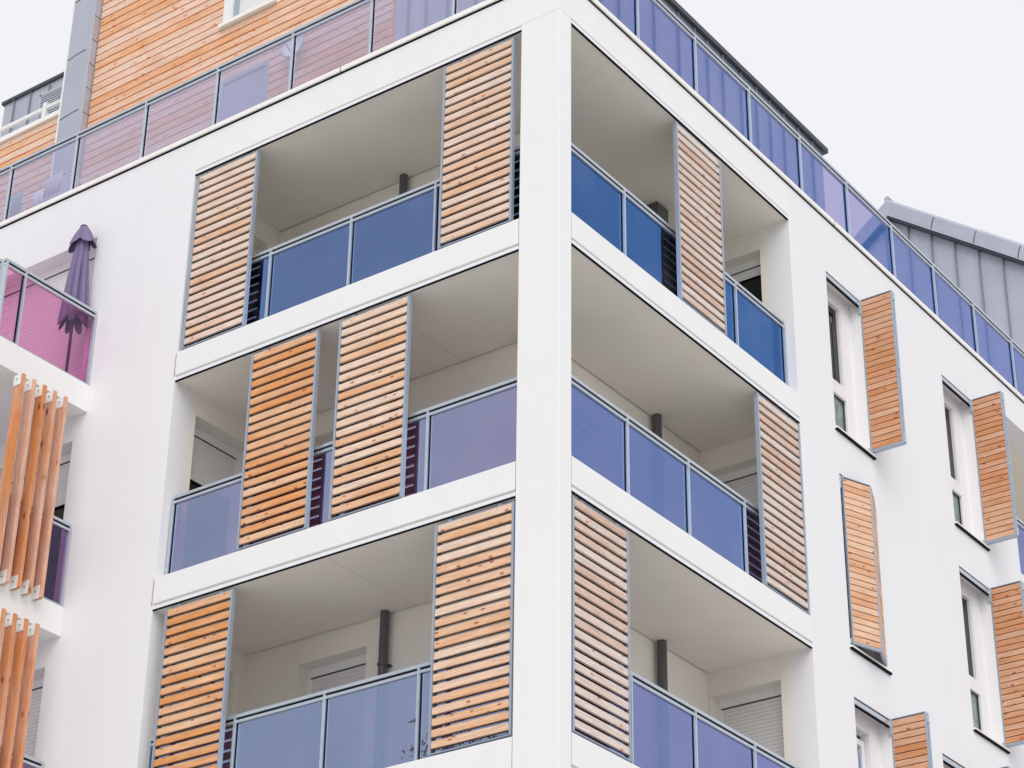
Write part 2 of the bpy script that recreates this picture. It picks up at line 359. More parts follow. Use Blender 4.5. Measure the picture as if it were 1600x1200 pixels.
# --- slabs, their recessed joint, and the shutter tracks under them
for k, s in enumerate(S):
    b = s - T
    P = [(XL - 0.012, -0.004), (-0.505, -0.004), (-0.505, 0.207), (0.004, 0.207), (0.004, YR + 0.008), (-DR, YR + 0.008), (-DR, DL), (XL - 0.012, DL)]
    m = MB(); m.prism([(-5.282, -0.004), (-0.505, -0.004), (-0.505, 0.207), (0.004, 0.207), (0.004, YR + 0.008), (-DR + 0.05, YR + 0.008), (-DR + 0.05, DL - 0.05 + 0.1), (-5.282, DL + 0.05)], b + 0.066, s)
    sl_ = m.build('floor_slab', 'slab', B, bevel=0.006)
    m = MB(); m.prism([(XL, 0.03), (-0.505, 0.03), (-0.505, 0.22), (-0.03, 0.22), (-0.03, YR), (-DR + 0.02, YR), (-DR + 0.02, DL - 0.02), (XL, DL - 0.02)], b + 0.004, b + 0.0655)
    m.build('ceiling', 'ceiling', sl_)
    m = MB(); m.box(LF, XL - 0.005, -0.508, -0.003, 0.030, b, b + 0.038); m.box(RF, 0.212, YR + 0.006, -0.003, 0.030, b, b + 0.038)
    m.build('shutter_track', 'track', sl_)
    m = MB(); m.box(LF, XL, -0.508, 0.001, 0.024, b - 0.010, b - 0.0005); m.box(RF, 0.212, YR, 0.001, 0.024, b - 0.010, b - 0.0005)
    m.build('track_slot', 'black', sl_)
for k, x in ((1, -2.35), (2, -2.9)):
    zc = S[k - 1] - T + 0.004; m = MB(); m.box(LF, x - 0.003, x + 0.003, 0.1, DL, zc - 0.0015, zc + 0.002); m.build('ceiling_joint', 'faint', B)
# top ceiling and its track
m = MB(); m.prism([(XL, 0.02), (-0.505, 0.02), (-0.505, 0.22), (-0.02, 0.22), (-0.02, YR), (-DR + 0.02, YR), (-DR + 0.02, DL - 0.02), (XL, DL - 0.02)], TOPB + 0.004, TOPB + 0.0655)
tc_ = m.build('ceiling', 'ceiling', B)
m = MB(); m.box(LF, XL, -0.506, -0.003, 0.030, TOPB, TOPB + 0.038); m.box(RF, 0.207, YR, -0.003, 0.030, TOPB, TOPB + 0.038)
m.build('shutter_track', 'track', B)
m = MB(); m.box(LF, XL, -0.506, 0.001, 0.024, TOPB - 0.010, TOPB - 0.0005); m.box(RF, 0.207, YR, 0.001, 0.024, TOPB - 0.010, TOPB - 0.0005)
m.build('track_slot', 'black', B)
# rusty joints where slab edges meet wall and pillar
for k, s in enumerate(S[:3]):
    for a in ((LF, XL - 0.020, XL - 0.0125, -0.005, 0.0, s - T + 0.05, s - 0.02), (LF, -0.509, -0.5055, -0.003, 0.01, s - T + 0.05, s - 0.01), (RF, 0.2075, 0.212, -0.0025, 0.01, s - T + 0.05, s - 0.01)):
        m = MB(); m.box(*a); m.build('joint_stain', 'stain', B)
# fine vertical joints of the top band
m = MB(); m.box(LF, XL - 0.004, XL + 0.004, -0.0015, 0.01, TOPB + 0.02, 17.47); m.box(RF, YR - 0.004, YR + 0.004, -0.0015, 0.01, TOPB, 17.47)
m.build('band_joint', 'track', B)

# --- terrace slab and coping
m = MB(); m.box(LF, -16, -0.30, 0.30, 6.0, 17.10, 17.42); m.box(RF, 0.30, 19, 0.30, 1.40, 17.10, 17.419); m.box(RF, 6.0, 19, 1.40, 9.0, 17.10, 17.418)
m.build('terrace_floor', 'slab', B)
m = MB(); m.box(LF, -16, -0.0, 0.012, 0.28, 17.479, 17.503); m.box(RF, 0.0, 19, 0.012, 0.28, 17.4795, 17.5035)
m.build('coping_gap', 'black', B)
m = MB()
m.prism([(-16, -0.03), (0.03, -0.03), (0.03, 19), (-0.30, 19), (-0.30, 0.30), (-16, 0.30)], 17.503, 17.568)
cp = m.build('coping', 'coping', B, bevel=0.004)
m = MB(); m.box(LF, -16, 0.010, -0.010, -0.002, 17.488, 17.5025); m.box(RF, -0.0099, 19, -0.010, -0.002, 17.4882, 17.5024)
m.build('lower_edge_strip', 'black', cp)  # black strip painting the shade line on the underside of the coping
m = MB()
for x in (-3.05, -9.1, -12.0): m.box(LF, x - 0.004, x + 0.004, -0.0315, 0.0, 17.50, 17.5695)
for y in (6.0, 12.0): m.box(RF, y - 0.004, y + 0.004, -0.0315, 0.0, 17.50, 17.5695)
m.build('coping_joint', 'groove', cp)

# ------------------------------------------------------------------ railings
def railing(F, us, d0, z0, z1, glass, end0=None, end1=None, label=None, base=0.02, posts=True, hide_last=False):
    """us: post centres; d0: depth of the glass plane behind the facade plane"""
    a = us[0] if end0 is None else end0; b = us[-1] if end1 is None else end1
    m = MB(); m.box(F, a, b, d0 - 0.032, d0 + 0.032, z1 - 0.034, z1)
    hr_ = m.build('balustrade', 'metal_light', B, label=label)
    m = MB(); m.box(F, a, b, d0 - 0.018, d0 + 0.018, z1 - 0.058, z1 - 0.0345); m.build('rail_slot', 'black', hr_)
    m = MB(); m.box(F, a, b, d0 - 0.024, d0 + 0.020, z1 - 0.088, z1 - 0.0585); m.build('lower_rail', 'metal_light', hr_)
    m = MB(); m.box(F, a, b, d0 - 0.016, d0 + 0.016, z0 + 0.001, z0 + base + 0.02); m.build('base_rail', 'metal', hr_)
    for u in us:
        m = MB(); m.box(F, u - 0.012, u + 0.012, d0 - 0.040, d0 + 0.024, z0 + 0.0015, z1 - 0.034)
        m.build('post', 'metal_light', hr_)
    segs = [a] + [u for u in us if a + 0.05 < u < b - 0.05] + [b]
    for i in range(len(segs) - 1):
        m = MB(); m.box(F, segs[i] + 0.022, segs[i + 1] - 0.022, d0 - 0.005, d0 + 0.005, z0 + base + 0.021, z1 - 0.092)
        m.build('glass_panel', glass, hr_)
    for i in range(len(segs) - 1):
        for e in (segs[i] + 0.017, segs[i + 1] - 0.017):
            m = MB(); m.box(F, e - 0.006, e + 0.006, d0 - 0.012, d0 + 0.012, z0 + base + 0.021, z1 - 0.0885)
            m.build('glass_gasket', 'black', hr_)
    return hr_
GD = 0.155
lu = [-5.24, -4.065, -2.887, -1.712, -0.53]; ru = [0.235, 1.392, 2.55, 3.70, 4.81]
railing(LF, lu, GD, S[0], S[0] + 1.02, 'glass_blue', label='slate blue glass balustrade of the top left loggia')
railing(RF, ru, GD, S[0], S[0] + 1.02, 'glass_deep_blue', label='deep blue glass balustrade of the top right loggia')
railing(LF, lu, GD, S[1], S[1] + 1.02, 'glass_lilac', label='lavender glass balustrade of the middle left loggia')
railing(RF, ru, GD, S[1], S[1] + 1.02, 'glass_lilac_blue', label='violet blue glass balustrade of the middle right loggia')
railing(LF, lu, GD, S[2], S[2] + 1.02, 'glass_lilac_mid', label='lavender glass balustrade of the lowest left loggia in view')
railing(RF, ru, GD, S[2], S[2] + 1.02, 'glass_lilac_pale', label='violet blue glass balustrade of the lowest right loggia in view')
# terrace balustrades
tl = [-15.87, -14.67, -13.47, -12.27, -11.07, -9.87, -8.67, -7.468, -6.268, -5.075, -3.875, -2.67, -1.47, -0.27]
tr_ = [0.33, 1.568, 2.81, 4.045, 5.282, 6.50, 7.735, 8.955, 10.195, 11.43, 12.66, 13.9]
railing(LF, tl, 0.05, 17.568, 18.50, 'glass_terrace', end1=-0.03, label='lilac glass balustrade along the roof terrace on the left')
railing(RF, tr_, 0.05, 17.568, 18.50, 'glass_terrace_blue', end0=0.03, label='periwinkle glass balustrade along the roof terrace on the right')
# far loggia at the right edge
railing(RF, [10.9, 12.0, 13.2, 14.4, 15.5], GD, S[0], S[0] + 1.02, 'glass_terrace_blue', end0=YFAR + 0.01, label='blue glass balustrade of the far right loggia')
railing(RF, [10.9, 12.0, 13.2, 14.4, 15.5], GD, S[1], S[1] + 1.02, 'glass_lilac_blue', end0=YFAR + 0.01)
m = MB()
for s in S:
    zt = s + (TOPB - S[0]) if s > 14 else s + 2.8 - T
    m.box(RF, YFAR - 0.2, 15.8, 0.30, 1.6, zt, zt + 0.05)
    m.box(RF, YFAR - 0.2, 15.8, 0.30, 1.6, s - 0.06, s - 0.01)
m.build('far_loggia_ceiling', 'ceiling', B)
m = MB(); m.box(RF, YFAR - 0.2, 15.8, 1.60, 1.75, 0, 17.09); m.box(RF, YFAR - 0.2, YFAR - 0.001, 0.30, 1.6, 0, 17.09); m.box(RF, 15.601, 15.8, 0.3, 1.6, 0, 17.09)
m.build('far_loggia_wall', 'inner', B)

# ------------------------------------------------------------------ sliding shutters
def sliding_shutter(F, a, b, z0, z1, wd, n=21, label=None):
    m = MB(); h = (z1 - z0 - 0.03) / n; sh = h * 0.635
    for i in range(n):
        zz = z1 - 0.012 - i * h - sh
        m.box(F, a + 0.030, b - 0.030, 0.010 + random.uniform(-.0015, .0015), 0.035, zz, zz + sh, rnd=random.random())
    p = m.build('sliding_shutter', wd, B, label=label)
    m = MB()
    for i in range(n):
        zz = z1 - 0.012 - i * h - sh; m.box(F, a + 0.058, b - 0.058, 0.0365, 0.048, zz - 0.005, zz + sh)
    m.build('slat_shade_strip', 'slat_shade', p)  # added black strips that paint the shade line below each slat
    m = MB()
    for (x0, x1) in ((a, a + 0.026), (b - 0.026, b)): m.box(F, x0, x1, 0.004, 0.052, z0 + 0.011, z1)
    m.box(F, a + 0.0262, b - 0.0262, 0.012, 0.050, z1 - 0.010, z1 - 0.0005); m.box(F, a, b, 0.006, 0.050, z0, z0 + 0.0105)
    m.build('shutter_frame', 'metal', p)
    m = MB()
    for x0 in (a + 0.028, b - 0.056):
        m.box(F, x0, x0 + 0.028, 0.036, 0.046, z0 + 0.011, z1 - 0.011)
        for i in range(n):                       # small clips in the gaps next to the stiles
            zz = z1 - 0.012 - i * h - sh - (h - sh) * 0.75; m.box(F, x0 + 0.004, x0 + 0.020, 0.018, 0.0362, zz, zz + (h - sh) * 0.5)
    m.build('backing_strap', 'metal_dark', p)
    m = MB()
    for x0 in (a + 0.15, b - 0.20):
        m.box(F, x0, x0 + 0.05, 0.020, 0.040, z1, z1 + 0.030)
    m.build('hanger', 'metal', p)
    return p
def zr(k):
    z0 = S[k] + 0.022; z1 = (TOPB if k == 0 else S[k - 1] - T) - 0.045
    return z0, z1
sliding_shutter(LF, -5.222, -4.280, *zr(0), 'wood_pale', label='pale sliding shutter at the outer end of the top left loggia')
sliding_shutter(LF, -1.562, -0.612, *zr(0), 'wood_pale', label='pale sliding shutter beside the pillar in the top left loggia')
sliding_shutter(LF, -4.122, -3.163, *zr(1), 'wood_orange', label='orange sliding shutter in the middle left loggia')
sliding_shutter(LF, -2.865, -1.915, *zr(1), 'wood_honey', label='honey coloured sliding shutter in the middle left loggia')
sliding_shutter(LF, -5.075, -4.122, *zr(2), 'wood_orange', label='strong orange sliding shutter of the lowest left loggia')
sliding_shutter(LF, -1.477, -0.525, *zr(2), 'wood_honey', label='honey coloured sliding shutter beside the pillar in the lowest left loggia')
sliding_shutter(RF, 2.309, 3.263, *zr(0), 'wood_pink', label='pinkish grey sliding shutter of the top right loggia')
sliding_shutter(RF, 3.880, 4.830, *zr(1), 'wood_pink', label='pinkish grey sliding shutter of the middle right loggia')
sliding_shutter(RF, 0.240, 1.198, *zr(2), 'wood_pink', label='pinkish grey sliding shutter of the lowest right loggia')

# ------------------------------------------------------------------ windows and doors
def roller_blind(F, u0, u1, dd, z0, z1, parent, pitch=0.045):
    m = MB(); z = z1; i = 0
    while z > z0 + 0.005:
        zb = max(z - pitch, z0)
        m.box(F, u0, u1, dd - 0.004, dd + 0.008, zb + 0.006, z); m.box(F, u0, u1, dd, dd + 0.006, zb, zb + 0.0058)
        z = zb
    m.build('roller_blind', 'blind', parent)
    m = MB()                                  # rows of light slots between the slats
    z = z1 - pitch; 
    while z > z0 + 0.02:
        u = u0 + 0.03
        while u < u1 - 0.04:
            m.box(F, u, u + 0.022, dd - 0.0012, dd + 0.001, z + 0.0012, z + 0.0046); u += 0.05
        z -= pitch
    if m.v: m.build('blind_slots', 'slot', parent)
def door_window(F, u0, u1, z0, z1, rev=0.2, blind=1.0, pane='pane_dark', mull=True, label=None, boxh=0.12):
    """white framed French door set back in its opening, with a roller blind box"""
    m = MB(); f = 0.065
    m.box(F, u0 - 0.01, u0 + f, rev, rev + 0.07, z0, z1 - boxh); m.box(F, u1 - f, u1 + 0.01, rev, rev + 0.07, z0, z1 - boxh)
    m.box(F, u0 - 0.01, u1 + 0.01, rev, rev + 0.07, z1 - boxh + 0.0005, z1 + 0.01); m.box(F, u0 + f, u1 - f, rev, rev + 0.07, z0, z0 + f)
    if mull: 
        c = (u0 + u1) / 2; m.box(F, c - 0.045, c + 0.045, rev + 0.012, rev + 0.07, z0 + f, z1 - boxh)
    p = m.build('window', 'pvc', B, label=label)
    m = MB(); m.box(F, u0 + f, u1 - f, rev + 0.04, rev + 0.05, z0 + f, z1 - boxh); m.build('pane', pane, p)
    m = MB(); m.box(F, u0 + f - 0.02, u1 - f + 0.02, rev - 0.006, rev - 0.0005, z1 - boxh - 0.002, z1 - boxh + 0.012); m.build('blind_slot', 'metal_dark', p)
    zb = z1 - boxh - blind * (z1 - boxh - z0)
    if blind > 0.02: roller_blind(F, u0 + f - 0.015, u1 - f + 0.015, rev - 0.002 + 0.008, max(zb, z0), z1 - boxh - 0.004, p)
    return p
for k, s in enumerate(S[:4]):
    door_window(('L', DL), -4.515, -3.56, s + 0.02, s + 2.14, 0.17, 1.0)
    door_window(('R', -DR), 1.75, 2.785, s + 0.02, (s + 1.88 if s < 14 else s + 2.14), 0.12, 0.72)
    door_window(('R', XL), 0.378, 1.33, s + 0.02, s + 2.16, 0.20, (0.35, 0.27, 0.9, 1)[k], mull=False)
    door_window(('L', YR), -1.32, -0.415, s + 0.02, s + 2.15, 0.16, (0.06, 1.0, 1.0, 1.0)[k], mull=False, label='dark window with its blind up in the top right loggia' if k == 0 else None)
for k, s in enumerate(S[:5]):
    door_window(LF, -9.05, -6.845, s + 0.02, s + 2.14, 0.20, (1.0, 0.27, 1.0, 1, 1)[k], label='balcony door with its blind half down behind the timber fins' if k == 1 else None)

def facade_window(a, b, s, open_sash=False, label=None, mid=True):
    F = RF; z0, z1 = s - 0.04, s + 2.155; rv = 0.155
    yl = a + 0.13; yr = b - 0.25; zt = z1 - 0.22; zm1, zm0 = z0 + 0.92 - 0.06, z0 + 0.68
    m = MB()
    m.box(F, a - 0.01, yl, rv, rv + 0.09, z0, z1 + 0.01); m.box(F, yr, b + 0.01, rv, rv + 0.09, z0, z1 + 0.01)
    m.box(F, yl, yr, rv, rv + 0.09, zt, z1 + 0.01); m.box(F, yl, yr, rv, rv + 0.09, zm0, zm1 + 0.0); m.box(F, yl, yr, rv, rv + 0.09, z0, z0 + 0.14)
    m.box(F, yr + 0.02, b - 0.08, rv - 0.008, rv - 0.0005, z0 + 0.03, z1 - 0.12)
    p = m.build('window', 'pvc', B, label=label)
    if open_sash:
        m = MB(); y1 = yr - 0.02; 
        for (q0, q1, w0, w1) in ((yl, y1, zt - 0.16, zt - 0.09), (y1 - 0.07, y1, zm1 + 0.05, zt - 0.16), (yl, y1 - 0.07, zm1 + 0.05, zm1 + 0.12)): m.box(F, q0, q1, rv + 0.06, rv + 0.11, w0, w1)
        m.build('sash', 'pvc', p)
        m = MB(); m.box(F, yl, y1 - 0.07, rv + 0.08, rv + 0.085, zm1 + 0.12, zt - 0.26); m.build('pane', 'pane_blue', p)
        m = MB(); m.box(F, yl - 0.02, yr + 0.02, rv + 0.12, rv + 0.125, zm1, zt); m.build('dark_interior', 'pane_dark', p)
    else:
        m = MB(); m.box(F, yl - 0.01, yr - 0.03, rv + 0.05, rv + 0.055, zm1 - 0.01, zt + 0.01); m.build('pane', 'pane_dark', p)
        m = MB(); m.box(F, yr - 0.034, yr - 0.008, rv + 0.012, rv + 0.05, zm1 + 0.0, zt - 0.0); m.build('sash', 'pvc', p)
        m = MB(); m.box(F, yr - 0.0078, yr - 0.0005, rv + 0.020, rv + 0.05, zm1, zt); m.build('sash_gap', 'metal_dark', p)
    m = MB(); m.box(F, yl - 0.01, yr + 0.01, rv + 0.05, rv + 0.055, z0 + 0.10, zm0 + 0.01); m.build('lower_pane', 'pane_curtain', p)
    m = MB(); m.box(F, yl, yr, rv + 0.03, rv + 0.05, zm0 - 0.012, zm0 - 0.0005); m.box(F, yr - 0.012, yr - 0.0005, rv + 0.03, rv + 0.049, z0 + 0.14, zm0 - 0.0125); m.build('pane_gasket', 'metal_dark', p)
    m = MB(); m.box(F, a + 0.001, b - 0.001, -0.004, 0.030, z1 - 0.085, z1 - 0.03); p_t = m.build('shutter_track', 'metal_light', p)
    m = MB(); m.box(F, a + 0.001, b - 0.001, 0.008, 0.028, z1 - 0.0295, z1 - 0.0005); m.build('track_bracket', 'groove', p)
    m = MB(); m.box(F, a + 0.001, b - 0.001, 0.004, 0.026, z1 - 0.104, z1 - 0.0855); m.build('track_slot', 'black', p)
    m = MB(); m.box(F, a - 0.02, b + 0.075, -0.035, rv + 0.002, z0 - 0.018, z0 + 0.004); sl2 = m.build('sill', 'coping', p)
    m = MB(); m.box(F, a - 0.018, b + 0.073, -0.033, 0.0, z0 - 0.040, z0 - 0.0185); m.build('sill_drip', 'black', sl2) if False else m.build('sill_drip', 'black', p)
    return p
def leaf(p0, p1, z0, z1, nrm, wd, parent, name='leaf', n=26, flip=False):
    """one folding-shutter leaf from plan point p0 to p1; nrm: plan normal of the boarded face"""
    p0, p1 = Vector((*p0, 0)), Vector((*p1, 0)); nrm = Vector((*nrm, 0)).normalized()
    A = p1 - p0; L = A.length; Ah = A / L; th = 0.034
    # work with a right-handed frame A, Bv (into thickness), Z
    Bv = -nrm
    if Ah.cross(Bv).z < 0: p0, p1 = p1, p0; A = p1 - p0; Ah = A / L
    e = 0.014
    m = MB(); h = (z1 - z0 - 0.05) / n
    for i in range(n):
        zz = z0 + 0.034 + i * h
        m.obox(p0 + Ah * e + Bv * 0.002 + Vector((0, 0, zz)), Ah * (L - 2 * e), Bv * 0.024, (0, 0, h - 0.011), rnd=random.random())
    bd = m.build('boards', wd, parent) if parent else m.build(name, wd, B)
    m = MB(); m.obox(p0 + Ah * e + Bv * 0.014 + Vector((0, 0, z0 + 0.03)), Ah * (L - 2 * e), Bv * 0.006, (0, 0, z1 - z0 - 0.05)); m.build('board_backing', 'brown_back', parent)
    m = MB()
    m.obox(p0 + Vector((0, 0, z0)), Ah * e, Bv * th, (0, 0, z1 - z0)); m.obox(p1 - Ah * e + Vector((0, 0, z0)), Ah * e, Bv * th, (0, 0, z1 - z0))
    m.obox(p0 + Ah * e + Vector((0, 0, z0)), Ah * (L - 2 * e), Bv * th, (0, 0, 0.030)); m.obox(p0 + Ah * e + Vector((0, 0, z1 - 0.010)), Ah * (L - 2 * e), Bv * th, (0, 0, 0.010))
    m.build('leaf_frame', 'metal', parent)
def folding_open(a, b, s, label):
    z0, z1 = s - 0.005, s + 2.16
    # hinge strip is the part itself, leaves are its sub-parts
    m = MB()
    m.box(RF, b - 0.03, b - 0.012, -0.012, 0.02, z1 - 0.20, z1 - 0.02); m.box(RF, b - 0.03, b - 0.012, -0.010, 0.02, z0 - 0.02, z0 + 0.05)
    m.box(RF, b + 0.020, b + 0.050, -0.462, -0.446, z1 - 0.13, z1 - 0.02); m.box(RF, b + 0.020, b + 0.050, -0.462, -0.446, z0 + 0.02, z0 + 0.13); m.box(RF, b + 0.018, b + 0.050, -0.458, -0.446, z0 + 1.05, z0 + 1.09)
    p = m.build('folding_shutter', 'metal_light', B, label=label)
    leaf((0.010, b - 0.010), (0.445, b - 0.010), z0, z1, (0, -1), 'wood_red', p)
    leaf((0.016, b + 0.062), (0.451, b + 0.062), z0 + 0.005, z1 - 0.01, (0, 1), 'wood_red', p)
    return p
LB = ['opened reddish folding shutter nearest the corner, top row', 'opened reddish folding shutter farther right, top row', None, 'opened reddish folding shutter farther right, middle row', 'opened orange red folding shutter of the bottom row', 'opened folding shutter cut by the lower edge of the photo', None, None]
for i, (a, b, s) in enumerate(WINS):
    facade_window(a, b, s, open_sash=(i == 4))
    if i == 2:
        z0, z1 = s - 0.005, s + 2.12
        m = MB(); m.box(RF, b - 0.035, b - 0.005, -0.020, 0.010, z1 - 0.24, z1 - 0.10); m.box(RF, b - 0.035, b - 0.005, -0.020, 0.010, z0 + 0.02, z0 + 0.14); m.box(RF, a + 0.002, a + 0.012, -0.012, 0.02, z1 - 0.16, z1); m.box(RF, a + 0.002, a + 0.022, -0.012, 0.02, z0, z0 + 0.06)
        p = m.build('folding_shutter', 'metal_light', B, label='half closed orange folding shutter bulging from its window')
        k1 = (0.175, 6.165)
        leaf((0.020, a + 0.03), k1, z0, z1, (0.34, -0.14), 'wood_tan', p)
        leaf((k1[0], k1[1] + 0.012), (0.020, b - 0.02), z0, z1, (0.42, 0.17), 'wood_tan', p)
    else: folding_open(a, b, s, LB[i])

# ------------------------------------------------------------------ downpipes and outlet box in the loggias
for k in range(4):
    s = S[k]; zt = (TOPB if k == 0 else S[k - 1] - T) + 0.003
    m = MB(); m.tube((-3.258, 1.44, s), (-3.258, 1.44, zt), 0.050, n=20); p = m.build('downpipe', 'pipe', B, smooth=False)
    m = MB(); m.tube((-3.258, 1.44, zt - 0.62), (-3.258, 1.44, zt - 0.595), 0.060, n=20); m.box(LF, -3.33, -3.19, 1.47, 1.519, zt - 0.62, zt - 0.60); m.build('pipe_collar', 'pipe', p)
    if k > 0:
        m = MB(); m.tube((-1.27, 3.77, s), (-1.27, 3.77, zt), 0.055, n=20); p = m.build('downpipe', 'pipe', B)
        m = MB(); m.tube((-1.27, 3.77, zt - 0.62), (-1.27, 3.77, zt - 0.595), 0.066, n=20); m.box(('R', -1.27), 3.70, 3.84, 0.03, 0.079, zt - 0.62, zt - 0.60); m.build('pipe_collar', 'pipe', p)
m = MB(); m.box(('R', -DR), 3.60, 3.84, -0.26, 0.0, 16.45, TOPB + 0.003)
m.build('duct_box', 'pipe', B, label='dark square duct in the top right loggia', bevel=0.004)

# ------------------------------------------------------------------ balconies on the left with timber fins
for k, s in enumerate(S[:5]):
    m = MB(); m.prism([(-12.0, -1.50), (XB, -1.50), (XB, 0.0), (-12.0, 0.0)], s - 0.345, s)
    sb = m.build('balcony_slab', 'slab', B, bevel=0.005)
    SF = ('R', XB)
    g_ = 'glass_pink' if k == 0 else 'glass_plum'
    railing(('R', XB), [-1.43, -1.14, -0.022], 0.055, s, s + 1.02, g_, end0=-1.45, end1=-0.006, label='pink glass side balustrade of the balcony with the parasol' if k == 0 else ('plum glass side balustrade behind the timber fins' if k == 1 else None))
    railing(('L', -1.50), [-11.9, -10.7, -9.5, -8.3, -7.1, XB - 0.06], 0.055, s, s + 1.02, g_, end1=XB - 0.09)
# fins: five planks per balcony, standing just outside the slab side
for k in (1, 2, 3):
    zt, zb = S[k - 1] - 0.345 - 0.045, S[k] - 0.075
    m = MB()
    brk = MB(); scr = MB()
    for i in range(5):
        y1 = -0.43 - 0.162 * i; y0 = y1 - 0.046
        mm = MB(); mm.box(('R', XB), y0, y1, -0.135, -0.008, zb, zt, rnd=random.random(), grain='z')
        f_ = mm.build('timber_fin', 'wood_fin', B)
        for (q0, q1, qb) in ((zt - 0.135, zt - 0.002, zt - 0.06), (zb - 0.012, zb + 0.14, zb + 0.07)):
            for ya in (y0 - 0.0065, y1 + 0.0005):
                bb = MB(); bb.box(('R', XB), ya, ya + 0.006, -0.112, -0.001, q0, q1); bb.build('fin_bracket', 'white_steel', f_)
            bb = MB(); bb.tube((XB + 0.055, y0 - 0.012, qb), (XB + 0.055, y0 - 0.0067, qb), 0.008, n=10); bb.build('fin_bolt', 'metal_dark', f_)

# ------------------------------------------------------------------ roof level: timber house, zinc volumes
def boards(F, u0, u1, z0, z1, holes, off, parent, pitch=0.130, name='timber_cladding'):
    m = MB(); z = z0
    while z < z1 - 0.02:
        zz = min(z + pitch - 0.023, z1); u = u0
        cuts = [u0]; 
        while True:
            u += random.uniform(2.6, 5.0)
            if u > u1 - 0.8: break
            cuts.append(u)
        cuts.append(u1)
        for i in range(len(cuts) - 1):
            a, b = cuts[i], cuts[i + 1] - (0.002 if i < len(cuts) - 2 else 0); rr = random.random()
            spans = [(a, b)]
            for h in holes:
                if zz > h[2] + 0.01 and z < h[3] - 0.01:
                    ns = []
                    for q0, q1 in spans:
                        if q1 <= h[0] or q0 >= h[1]: ns.append((q0, q1))
                        else:
                            if q0 < h[0]: ns.append((q0, h[0]))
                            if q1 > h[1]: ns.append((h[1], q1))
                    spans = ns
            for q0, q1 in spans: m.box(F, q0, q1, off - 0.020, off - 0.0005, z, zz, rnd=rr)
        z += pitch
    return m.build(name, 'wood_clad', parent)
TH = [(-6.50, -5.66, 20.75, 22.3), (-6.52, -5.66, 17.97, 19.79)]
m = MB(); m.wall(('L', DL), -9.04, -3.586, 17.42, 24.2, TH, 0.25)
rt = m.build('timber_storey', 'orange_back', B)
boards(('L', DL), -9.03, -3.60, 17.45, 24.2, [(a - 0.055 if i == 0 else a, b, c, e) for i, (a, b, c, e) in enumerate(TH)], 0.0, rt)
m = MB(); m.box(LF, -9.04, -3.586, DL + 0.25, 3.6, 17.42, 24.2); m.build('storey_core', 'zinc', rt)
# upper window with wide light surround
m = MB(); F = ('L', DL)
m.box(F, -6.575, -6.42, -0.035, 0.10, 20.749, 22.4); m.box(F, -5.66, -5.60, -0.035, 0.16, 20.75, 22.4)
wp = m.build('window', 'white_steel', B, label='window in the timber storey with light surround')
m = MB(); m.box(F, -6.60, -5.58, -0.085, 0.16, 20.69, 20.748); m.build('sill', 'coping', wp)
m = MB(); m.box(F, -6.4195, -6.36, 0.0, 0.10, 20.7492, 22.3); m.box(F, -6.36, -5.70, 0.02, 0.10, 20.7492, 20.80); m.box(F, -5.70, -5.661, 0.0, 0.10, 20.7492, 22.3); m.build('frame', 'metal', wp)
m = MB(); m.box(F, -6.36, -5.70, 0.05, 0.06, 20.80, 22.3); m.build('pane', 'blind', wp)
for (a, b, c, e) in TH[1:]:
    m = MB(); m.box(F, a, a + 0.06, -0.021, 0.1, c, e); m.box(F, b - 0.06, b, -0.021, 0.1, c, e); m.box(F, a + 0.06, b - 0.06, -0.021, 0.1, e - 0.06, e); m.box(F, a + 0.06, b - 0.06, -0.021, 0.1, c, c + 0.06)
    wp = m.build('terrace_door', 'zinc', B); m = MB(); m.box(F, a + 0.06, b - 0.06, 0.0, 0.01, c + 0.06, e - 0.06); m.build('pane', 'zinc', wp)
# zinc upright at the left end of the timber
def curved_joints(m, x0, x1, y, zs):
    for z in zs:
        for i in range(6):
            t0, t1 = i / 6, (i + 1) / 6
            h0, h1 = 0.05 * math.sin(t0 * math.pi / 2), 0.05 * math.sin(t1 * math.pi / 2)
            xa, xb = x0 + (x1 - x0) * t0, x0 + (x1 - x0) * t1
            m.box(('L', y), xa, xb - 0.0005, -0.004, 0.001, z + h1 - 0.004, z + h1 + 0.008)
m = MB(); m.box(LF, -9.50, -9.05, 1.385, 1.80, 17.42, 24.4)
zp = m.build('zinc_pilaster', 'zinc', B, bevel=0.006)
m = MB(); m.box(LF, -9.52, -9.4995, 1.375, 1.80, 17.42, 24.4); m.build('edge_trim', 'coping', zp)
for i in range(6): m = MB(); curved_joints(m, -9.49, -9.13, 1.385, [18.25 + 1.04 * i]); m.build('zinc_joint', 'metal_dark', zp)
for i in range(16): m = MB(); m.box(('R', -9.05), 1.40, 1.515, -0.003, 0.001, 17.8 + i * 0.42, 17.808 + i * 0.42); m.build('zinc_joint', 'metal_dark', zp)
# lower timber wall to the left, white coping, roof rail and zinc plant room behind
m = MB(); m.box(LF, -15.9, -9.52, DL, 1.75, 17.42, 20.56); lt = m.build('timber_parapet', 'orange_back', B)
boards(('L', DL), -15.88, -9.53, 17.46, 20.56, [(-12.4, -11.3, 17.4, 19.4)], 0.0, lt)
m = MB(); m.box(LF, -16, -9.521, DL - 0.06, 1.80, 20.561, 20.64); m.build('parapet_coping', 'coping', lt)
m = MB(); m.box(LF, -16, -9.05, 1.80, 3.5, 20.30, 20.45); m.build('flat_roof', 'slab', lt)
m = MB()
m.box(LF, -14.0, -9.6, 1.885, 1.925, 21.245, 21.30); m.box(LF, -10.50, -10.42, 1.88, 1.94, 20.45, 21.36)
m.box(LF, -13.0, -12.92, 1.88, 1.94, 20.45, 21.36)
m.build('roof_rail', 'white_steel', B, label='white safety rail on the flat roof at the upper left')
